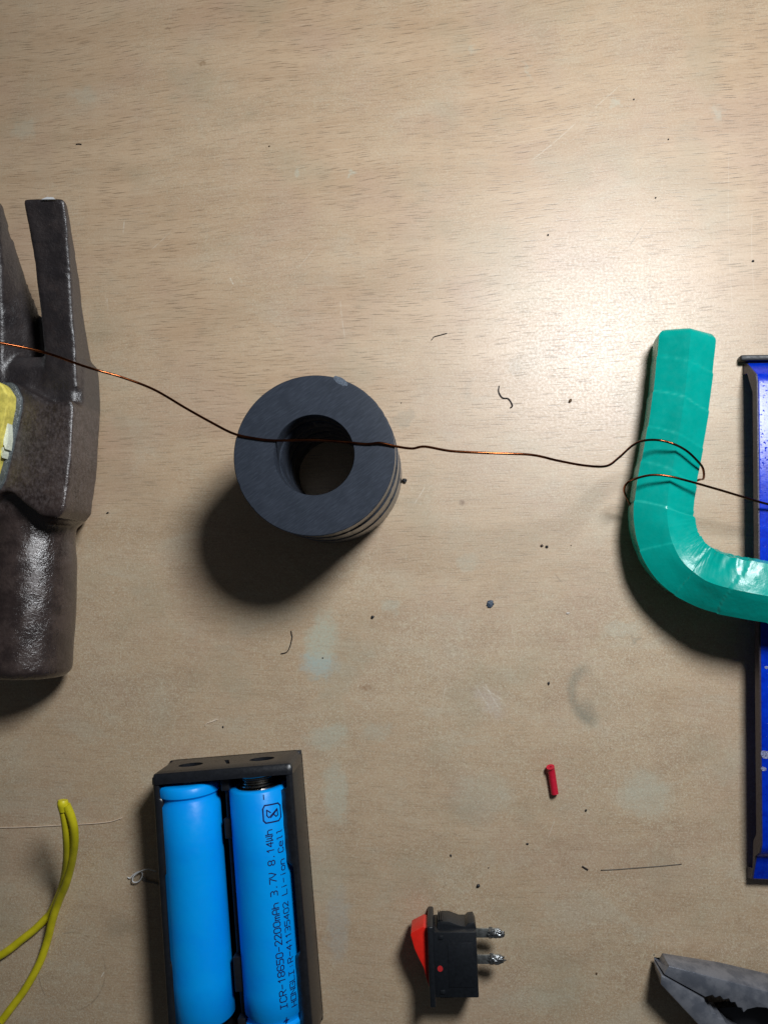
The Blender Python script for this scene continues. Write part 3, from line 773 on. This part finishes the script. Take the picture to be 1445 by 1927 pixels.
loft(bm, [[Vector((xl(y)+x, y, z)) for y, z in pr] for x in (0, 90)])
blue = link('steel_body', bevelled(bm_mesh(bm), .55, 3), blue_paint(), chan, angle=40)
# bare cut end
bm = bmesh.new(); pr2 = [(y, z) for y, z in pr]
def shrink(pts, d):
    n = len(pts); out = []
    for i in range(n):
        p0, p1, p2 = Vector(pts[i-1]), Vector(pts[i]), Vector(pts[(i+1) % n])
        t1, t2 = (p1-p0).normalized(), (p2-p1).normalized(); nn = Vector((-(t1.y+t2.y), t1.x+t2.x)).normalized()
        out.append(tuple(p1+nn*d))
    return out
def area(p): return sum(p[i-1][0]*p[i][1]-p[i][0]*p[i-1][1] for i in range(len(p)))/2
sg = 1 if area(pr2) > 0 else -1
pr3 = shrink(pr2, .12*sg)
loft(bm, [[Vector((xl(y)+x, y, z)) for y, z in pr3] for x in (-.25, .5)])
link('cut_edge', bm_mesh(bm), plain('dull_purple_grey_steel', lin(70, 66, 82), .45, metal=.3, vs=1.2, var=.25, bump=.5, bs=2, bd=.0003), chan, angle=30)
bm = bmesh.new(); a = W(1392, 683, 1.5); b = W(1392, 672, 1.5)
box(bm, Vector((a.x, a.y, 0)), Vector((1, 0, 0)), Vector((0, 1, 0)), -.3, 92, .3, (b-a).length+.3, .05, 3.2)
link('rubber_strip', bevelled(bm_mesh(bm), .5), plain('black_rubber', lin(24, 26, 30), .5, bump=.3, bs=3), chan)
CHIP = plain('bare_chip', lin(150, 155, 190), .3, metal=.4, vs=2.5, var=.5, bump=1., bs=3, bd=.0004)
for px, py, r in ((1440, 1420, 1.5), (1436, 1447, .8), (1441, 1256, .5)):
    bm = bmesh.new(); c0 = W(px, py, ZB+.02); n = 14
    ring = [Vector((c0.x+r*(1+.4*mnoise.noise(Vector((k*.9, px, 0))))*math.cos(2*math.pi*k/n), c0.y+r*(1+.4*mnoise.noise(Vector((k*.9, py, 0))))*math.sin(2*math.pi*k/n)*.8, ZB-.3)) for k in range(n)]
    prism(bm, ring, [p+Vector((0, 0, .36)) for p in ring])
    link('paint_chip', bm_mesh(bm), CHIP, chan)

# ---------------------------------------------------------------- copper wire
def copper():
    q = NT('enamelled_copper'); c = q.coord()
    q.set(Base_Color=q.mix(q.mm(q.noise(c, .25, 3), .35, .65), lin(104, 56, 34), lin(146, 82, 46)), Metallic=1., Roughness=.2)
    return q.m
wp = [(-60, 630, 48), (-20, 640, 51), (0, 645, 50), (60, 657, 45.5), (100, 668, 43.6), (150, 686, 43.6), (185, 697, 42.6), (230, 710, 39.2), (290, 733, 36.4), (350, 768, 37.6), (400, 796, 40.3),
      (440, 816, 40.45), (480, 825, 40.35), (520, 829, 40.35), (590, 828, 40.5), (650, 832, 40.4), (690, 835.5, 40.35), (715, 833.5, 40.6), (745, 840, 40.3), (775, 844, 40.4), (800, 840.5, 40.6), (850, 849, 40.8),
      (930, 853, 40), (1000, 856, 38), (1050, 867, 35.5), (1100, 876, 32), (1140, 877, 28), (1163, 862, 24.5), (1190, 838, 20.5), (1212, 829, 19), (1240, 828.5, 17.7), (1268, 836, 18.2), (1292, 849, 17.2), (1312, 868, 15.2),
      (1322, 882, 12.8), (1323, 900, 8), (1314, 903, 2.5), (1288, 915, .9), (1240, 940, .6), (1205, 955, .9), (1191, 958, 4), (1181, 940, 9), (1174, 924, 13), (1178, 911, 16), (1195, 901, 16.5), (1225, 894, 17.4),
      (1256, 896, 18.1), (1290, 904, 17.8), (1350, 921, 16), (1400, 936, 14.8), (1445, 949, 13.6), (1540, 970, 11.8), (1700, 1000, 11.6)]
bm = bmesh.new(); P = spline([W(x, y, z) for x, y, z in wp], 7)
tube(bm, P, .37, 8)
wire = link('copper_wire', bm_mesh(bm), copper(), angle=0)
tag(wire, 'thin copper wire strung across the ring magnets and looped twice round the taped bar', 'wire')

# ---------------------------------------------------------------- yellow wire
def yellow():
    q = NT('yellow_pvc_insulation'); c = q.coord(); n = q.noise(c, 1.3, 3, .6)
    col = q.mix(q.mm(q.noise(c, .2, 3), .3, .7), lin(196, 186, 22), lin(222, 208, 34))
    col = q.mix(q.mul(q.mm(n, .69, .74), .8), col, lin(96, 80, 20))
    q.set(Base_Color=col, Roughness=.45); q.bump(n, .15, .0002); return q.m
YW = yellow()
zz = lambda x, y: (x/4.3125, 1480+y/4.3125)
yroot = empty('yellow_wire', W(105, 1700, 0), 'doubled yellow insulated wire curling in from the left edge', 'wire')
st1 = [(zz(505, 150), 24.0), (zz(528, 250), 22.5), (zz(545, 400), 19.5), (zz(548, 560), 15), (zz(530, 720), 9.5), (zz(490, 860), 5), (zz(420, 1015), 1.8), (zz(370, 1075), 1.3), (zz(290, 1155), 1.25), (zz(190, 1235), 1.25), (zz(0, 1375), 1.25), (zz(-300, 1500), 1.25), (zz(-500, 1560), 1.25)]
st2 = [(zz(540, 150), 24.2), (zz(578, 240), 23.2), (zz(603, 340), 21.2), (zz(608, 450), 18.4), (zz(595, 560), 15.2), (zz(572, 670), 12.), (zz(535, 800), 8.8), (zz(480, 930), 5.6), (zz(430, 1080), 3.8), (zz(390, 1240), 1.8), (zz(325, 1430), 1.3), (zz(210, 1640), 1.25), (zz(100, 1790), 1.25), (zz(-20, 1945), 1.25), (zz(-200, 2150), 1.25)]
for st in (st1, st2):
    bm = bmesh.new(); tube(bm, spline([W(a, b, z) for (a, b), z in st], 8), 1.22, 16)
    link('strand', bm_mesh(bm), YW, yroot, angle=50)
bm = bmesh.new(); c0 = W(119.5, 1512, 24.1); tube(bm, [c0+Vector((0, -2.2, -.3)), c0+Vector((0, -.6, 0)), c0+Vector((-.1, .4, .1)), c0+Vector((-.1, 1.0, .1))], lambda i: [1.25, 1.5, 1.6, 1.3][i], 14)
for v in bm.verts: v.co.x += .18*mnoise.noise(v.co*1.3)
link('crimped_tip', bm_mesh(bm), YW, yroot)

# ---------------------------------------------------------------- pliers
def pl_mat():
    q = NT('brushed_tool_steel'); c = q.coord(); n = q.noise(c, .25, 4, .6); f = q.noise(q.scale(c, (2, 9, 2), rot=(0, 0, .3)), 1., 3, .6)
    q.set(Base_Color=q.mix(q.mm(n, .35, .65), lin(104, 108, 118), lin(134, 136, 144)), Metallic=.38, Roughness=q.mm(f, .3, .7, .30, .42))
    q.bump(q.add(q.noise(c, 2.2, 4, .7), q.mul(f, .6)), .3, .0002); return q.m
PM = pl_mat()
z7 = lambda x, y: (1180+x/5.453, 1740+y/5.453)
proot = empty('pliers', W(1420, 1900, 0), 'steel combination pliers with serrated jaws at the lower right corner', 'pliers')
ZP = 11.5
def jaw(top_outer, low_outer, inner, name):
    bm = bmesh.new()
    top = [W(*p, ZP) for p in top_outer]; inn = [W(*p, ZP) for p in inner]
    low = [W(*p, 2.2) for p in low_outer]
    mid = [W(*p, 2.2) for p in low_outer]
    n = len(top)
    ring_top = top+inn
    ring_low = low+[Vector((p.x, p.y, 2.2)) for p in inn]
    ring_bot = [p+Vector((0, 0, -2.1)) for p in ring_low]
    rt, rl = [bm.verts.new(p) for p in ring_top], [bm.verts.new(p) for p in ring_low]
    for i in range(len(rt)):
        j = (i+1) % len(rt); bm.faces.new((rl[i], rl[j], rt[j], rt[i]))
    bm.faces.new(rt); bm.faces.new(rl[::-1])
    me = bm_mesh(bm)
    return link(name, bevelled(me, .4, 2), PM, proot, angle=28)
up_top = [(1600, 1912), (1520, 1888), z7(1445, 690), z7(900, 545), z7(430, 424), z7(420, 432)]
up_low = [(1600, 1876), (1520, 1852), (1445, 1832), (1352, 1810), (1245, 1793), (1233, 1818)]
up_in = [z7(374, 508), z7(460, 560), z7(800, 745), z7(830, 735), z7(870, 722), z7(900, 752), z7(950, 732), z7(985, 772), z7(1040, 760), z7(1060, 800), z7(1105, 795), z7(1130, 850), z7(1175, 855),
         z7(1190, 905), z7(1230, 870), z7(1330, 848), z7(1430, 855), (1465, 1915), (1500, 1930), (1560, 1958)]
jaw(up_top, up_low, up_in, 'upper_jaw')
lo_in = [z7(360, 520), z7(455, 574), z7(795, 768), z7(800, 820), z7(840, 850), z7(860, 905), z7(910, 905), z7(930, 960), z7(990, 965), z7(1010, 1010), (1372, 1932), (1385, 1945), (1420, 1965), (1500, 2000), (1560, 2020)]
lo_top = [(1560, 2080), (1440, 2035), (1372, 1990), (1312, 1927), (1242, 1852), (1243, 1838)]
lo_low = [(1570, 2080), (1445, 2032), (1374, 1986), (1314, 1926), (1241, 1850), (1231, 1822)]
jaw(lo_top, lo_low, lo_in, 'lower_jaw')
bm = bmesh.new(); pp = [(1338, 1886), (1400, 1880), (1470, 1890), (1560, 1930), (1600, 1990), (1540, 2040), (1430, 1990), (1352, 1912)]  # added dark plate standing in for the deep shade between the jaws
prism(bm, [W(*p, 0).xy.to_3d()+Vector((0, 0, .4)) for p in pp], [W(*p, 0).xy.to_3d()+Vector((0, 0, 3.4)) for p in pp])
link('gap_shade_plate', bm_mesh(bm), plain('gap_shade_black', lin(34, 34, 38), .5, metal=.3), proot)
bm = bmesh.new(); c0 = W(1545, 1985, 0); tube(bm, [Vector((c0.x, c0.y, .2)), Vector((c0.x, c0.y, 1.5)), Vector((c0.x, c0.y, 11)), Vector((c0.x, c0.y, 13))], lambda i: [9.4, 10, 10, 9][i], 32)
link('pivot', bm_mesh(bm), PM, proot)
GR = plain('dark_red_grip', lin(120, 20, 20), .5)
for pts in ([(1560, 1930), (1640, 1960), (1780, 1985), (1960, 2010)], [(1555, 2030), (1620, 2090), (1740, 2170), (1900, 2260)]):
    bm = bmesh.new(); tube(bm, spline([W(a, b, 6.2) for a, b in pts], 8), lambda i: 4.6+1.2*math.sin(min(i/24, 1)*2.6), 16)
    link('grip', bm_mesh(bm), GR, proot)

# ---------------------------------------------------------------- red insulation offcut
bm = bmesh.new(); a = W(1035, 1443, 2.2); b = W(1043.5, 1494, 1.3); t = (b-a).normalized(); r1, r2 = 1.15, .35
pts = spline([a, a+(b-a)*.15+Vector((.15, 0, -.35)), a.lerp(b, .5)+Vector((.1, 0, -.3)), b], 6); fr_ = frames(pts)
ro_ = [[p+(n*math.cos(k)+bb*math.sin(k))*(r1*(1.12 if i < 2 else 1)) for k in [2*math.pi*j/18 for j in range(18)]] for i, (p, (tt, n, bb)) in enumerate(zip(pts, fr_))]
ri_ = [[p+(n*math.cos(k)+bb*math.sin(k))*r2 for k in [2*math.pi*j/18 for j in range(18)]] for p, (tt, n, bb) in zip(pts, fr_)]
loft(bm, ro_+ri_[::-1], cap=False)
fi = [v for v in bm.verts]; nR = len(ro_)
bm.verts.ensure_lookup_table()
first, last = bm.verts[0:18], bm.verts[(2*nR-1)*18:(2*nR)*18]
for j in range(18): bm.faces.new((first[j], last[j], last[(j+1) % 18], first[(j+1) % 18]))
tag(link('insulation_offcut', bm_mesh(bm), plain('red_pvc', lin(200, 22, 52), .5, vs=1, var=.08)), 'short red piece of stripped wire insulation on the table', 'insulation')

# ---------------------------------------------------------------- hairs and fibres
DH = plain('dark_fibre', lin(38, 30, 32), .5); WHF = plain('white_fibre', lin(225, 225, 225), .5); TH_ = plain('pale_thread', lin(222, 200, 178), .5)
def fibre(name, pts, r, mat, label, cat, z=.25, group=None, flat=None):
    bm = bmesh.new(); tube(bm, spline([W(p[0], p[1], (p[2] if len(p) > 2 else z)) for p in pts], 6), r, 6)
    return tag(link(name, bm_mesh(bm), mat, angle=0), label, cat, group)
G_H = 'dark hairs lying on the table'
fibre('hair', [(811.5, 639.5), (814, 637), (817, 633.5), (828, 630.5), (841, 627)], .13, DH, 'dark bent hair on the table above and right of the ring magnets', 'hair', group=G_H)
fibre('hair', [(939, 726), (938, 736), (942, 745), (947, 749), (956, 750), (962, 758), (964, 764, .5), (960, 767)], .2, DH, 'dark s shaped hair between the magnets and the green bar', 'hair', group=G_H)
fibre('hair', [(548, 1187), (549, 1194), (550, 1199), (547, 1213), (543, 1223), (538, 1228), (529, 1230)], .16, DH, 'dark curved hair below the shadow of the magnets', 'hair', group=G_H)
fibre('thread', [(-60, 1558), (0, 1557.5), (58, 1556), (116, 1553), (174, 1550), (209, 1546), (230, 1539)], .14, TH_, 'long pale thread running from the left edge under the yellow wire', 'thread')
yy = [zz(*p) for p in [(1040, 738), (1060, 744), (1085, 715), (1135, 690), (1160, 712), (1140, 760), (1105, 778), (1078, 768), (1090, 725), (1140, 690), (1200, 672), (1270, 690)]]
f1 = fibre('curled_fibre', [(a, b, .4+.15*i) for i, (a, b) in enumerate(yy)], .2, WHF, 'curled white glue fibre beside the battery holder', 'fibre')
bm = bmesh.new(); q1 = [zz(1145, 715), zz(1175, 735), zz(1200, 762), zz(1250, 768), zz(1290, 780)]; q2 = [zz(1140, 745), zz(1165, 765), zz(1190, 778), zz(1245, 785), zz(1290, 800)]
prism(bm, [W(*p, .3) for p in q1]+[W(*p, .3) for p in q2[::-1]], [W(*p, .5) for p in q1]+[W(*p, .5) for p in q2[::-1]])
s = link('film_strip', bm_mesh(bm), plain('clear_glue_film', lin(120, 112, 104), .25)); s.parent = f1
fibre('metal_strand', [(1130, 1637.5), (1160, 1636), (1200, 1633), (1240, 1630), (1282, 1626)], .13, plain('grey_strand', lin(98, 88, 78), .5), 'long thin grey wire strand lying flat below the red offcut', 'strand', z=.15)
fibre('metal_strand', [(1095, 1630), (1101, 1634), (1106, 1637)], .22, DH, 'tiny dark stub of wire left of the long grey strand', 'strand', z=.22)
fibre('wood_splinter', [(144, 271.5), (149, 271), (154, 271.6)], .2, DH, 'tiny dark splinter on the table above the hammer claw', 'splinter', z=.2)
fibre('pale_hair', [(386, 1366), (390, 1361), (400, 1358), (410, 1354)], .12, TH_, 'short pale hair above the left corner of the battery holder', 'hair', z=.15)

# ---------------------------------------------------------------- crumbs
CR = plain('black_crumb', lin(30, 30, 34), .5, vs=3, bump=.6, bs=4); CB = plain('brown_crumb', lin(86, 60, 30), .6, vs=3); CG = plain('ferrite_flake', lin(70, 82, 98), .5, vs=1.5, var=.3)
def crumb(px, py, r, mat, label, el=1., rot=0., flat=.7, name='crumb', cat='crumb', group='dark crumbs scattered on the table', z=None):
    bm = bmesh.new(); bmesh.ops.create_icosphere(bm, subdivisions=3, radius=1); r *= .85; c0 = W(px, py, r*flat if z is None else z); a = math.radians(rot)
    for v in bm.verts:
        p = v.co.copy(); d = 1+.45*mnoise.noise(p*1.7+Vector((px, py, 0)))+.2*mnoise.noise(p*4+Vector((px, py, 0)))
        x, y = p.x*r*el*d, p.y*r*d
        v.co = c0+Vector((x*math.cos(a)-y*math.sin(a), x*math.sin(a)+y*math.cos(a), p.z*r*flat*d))
        if z is None: v.co.z = max(v.co.z, .02)
    return tag(link(name, bm_mesh(bm), mat, angle=0), label, cat, group)
crumb(922, 1136, 1.25, CG, 'flat grey blue ferrite flake on the table, largest of the fragments', 1., 0, .22, 'ferrite_flake', 'flake', None)
crumb(761, 904, .75, CR, 'black crumb touching the right side of the stacked magnets', 1.25, 0, .9)
crumb(1072.5, 754, .5, CB, 'brown crumb right of the s shaped hair', 1.6, 55)
crumb(701, 1161, .6, CR, 'black crumb below the stacked magnets, above the pale smudge', 1., 20)
crumb(1019, 1027, .42, plain('grey_brown_crumb', lin(80, 62, 52), .6), 'grey brown crumb, left one of a close pair', 1.2, 0)
crumb(1028.5, 1028.7, .45, CR, 'black crumb, right one of a close pair', 1.2, -15)
crumb(1074, 1026.5, .2, CR, 'tiny black crumb right of the close pair of crumbs')
crumb(1032, 1286, .38, CR, 'oval black crumb left of the grey crescent stain', 1.6, 85)
crumb(899.5, 1667, .58, CR, 'angular black crumb above the rocker switch', 1.1, 20)
crumb(1102, 1525, .35, CR, 'small black crumb right of and below the red offcut', 1.3, 70)
crumb(992, 1588, .32, CR, 'small black crumb left of and below the red offcut', 1.2, 0)
crumb(848, 1610, .3, CR, 'small oval black crumb up and left of the angular crumb above the switch', 1.5, 110)
crumb(919, 1633, .2, CR, 'tiny black crumb just above the angular crumb')
crumb(1031, 442, .35, CR, 'black crumb in the open upper right part of the table')
crumb(1416, 491, .38, CR, 'black crumb at the right edge above the blue channel', 1.2)
crumb(1192, 187, .3, CR, 'small black crumb near the end of the long top scratch')
crumb(1257, 262, .28, CR, 'small black crumb in the upper right corner area')
crumb(1233, 372, .3, CR, 'small angular black crumb above the bright reflection')
crumb(1230, 1797, .18, CR, 'small black crumb beside the pliers tip')
crumb(607.5, 1238, .25, CR, 'tiny black crumb on the pale blue smudge')
crumb(420, 1368, .25, CR, 'tiny black crumb above the battery holder', 1.6, 90)
crumb(507, 275, .3, CB, 'tiny brown crumb in the upper middle of the table', 1., 30)
crumb(755, 758, .2, CR, 'tiny black crumb right of the top of the magnets')
crumb(1068, 1154, .35, plain('pale_shaving', lin(200, 190, 180), .4), 'small pale shaving right of the ferrite flake', 2., 15, .4, 'shaving', 'shaving', None)
crumb(203, 965, .3, CR, 'small black crumb right of the hammer body', 1.5, 20)
crumb(1122, 1832, .3, CB, 'small brown crumb left of the pliers', 1.2, 80)
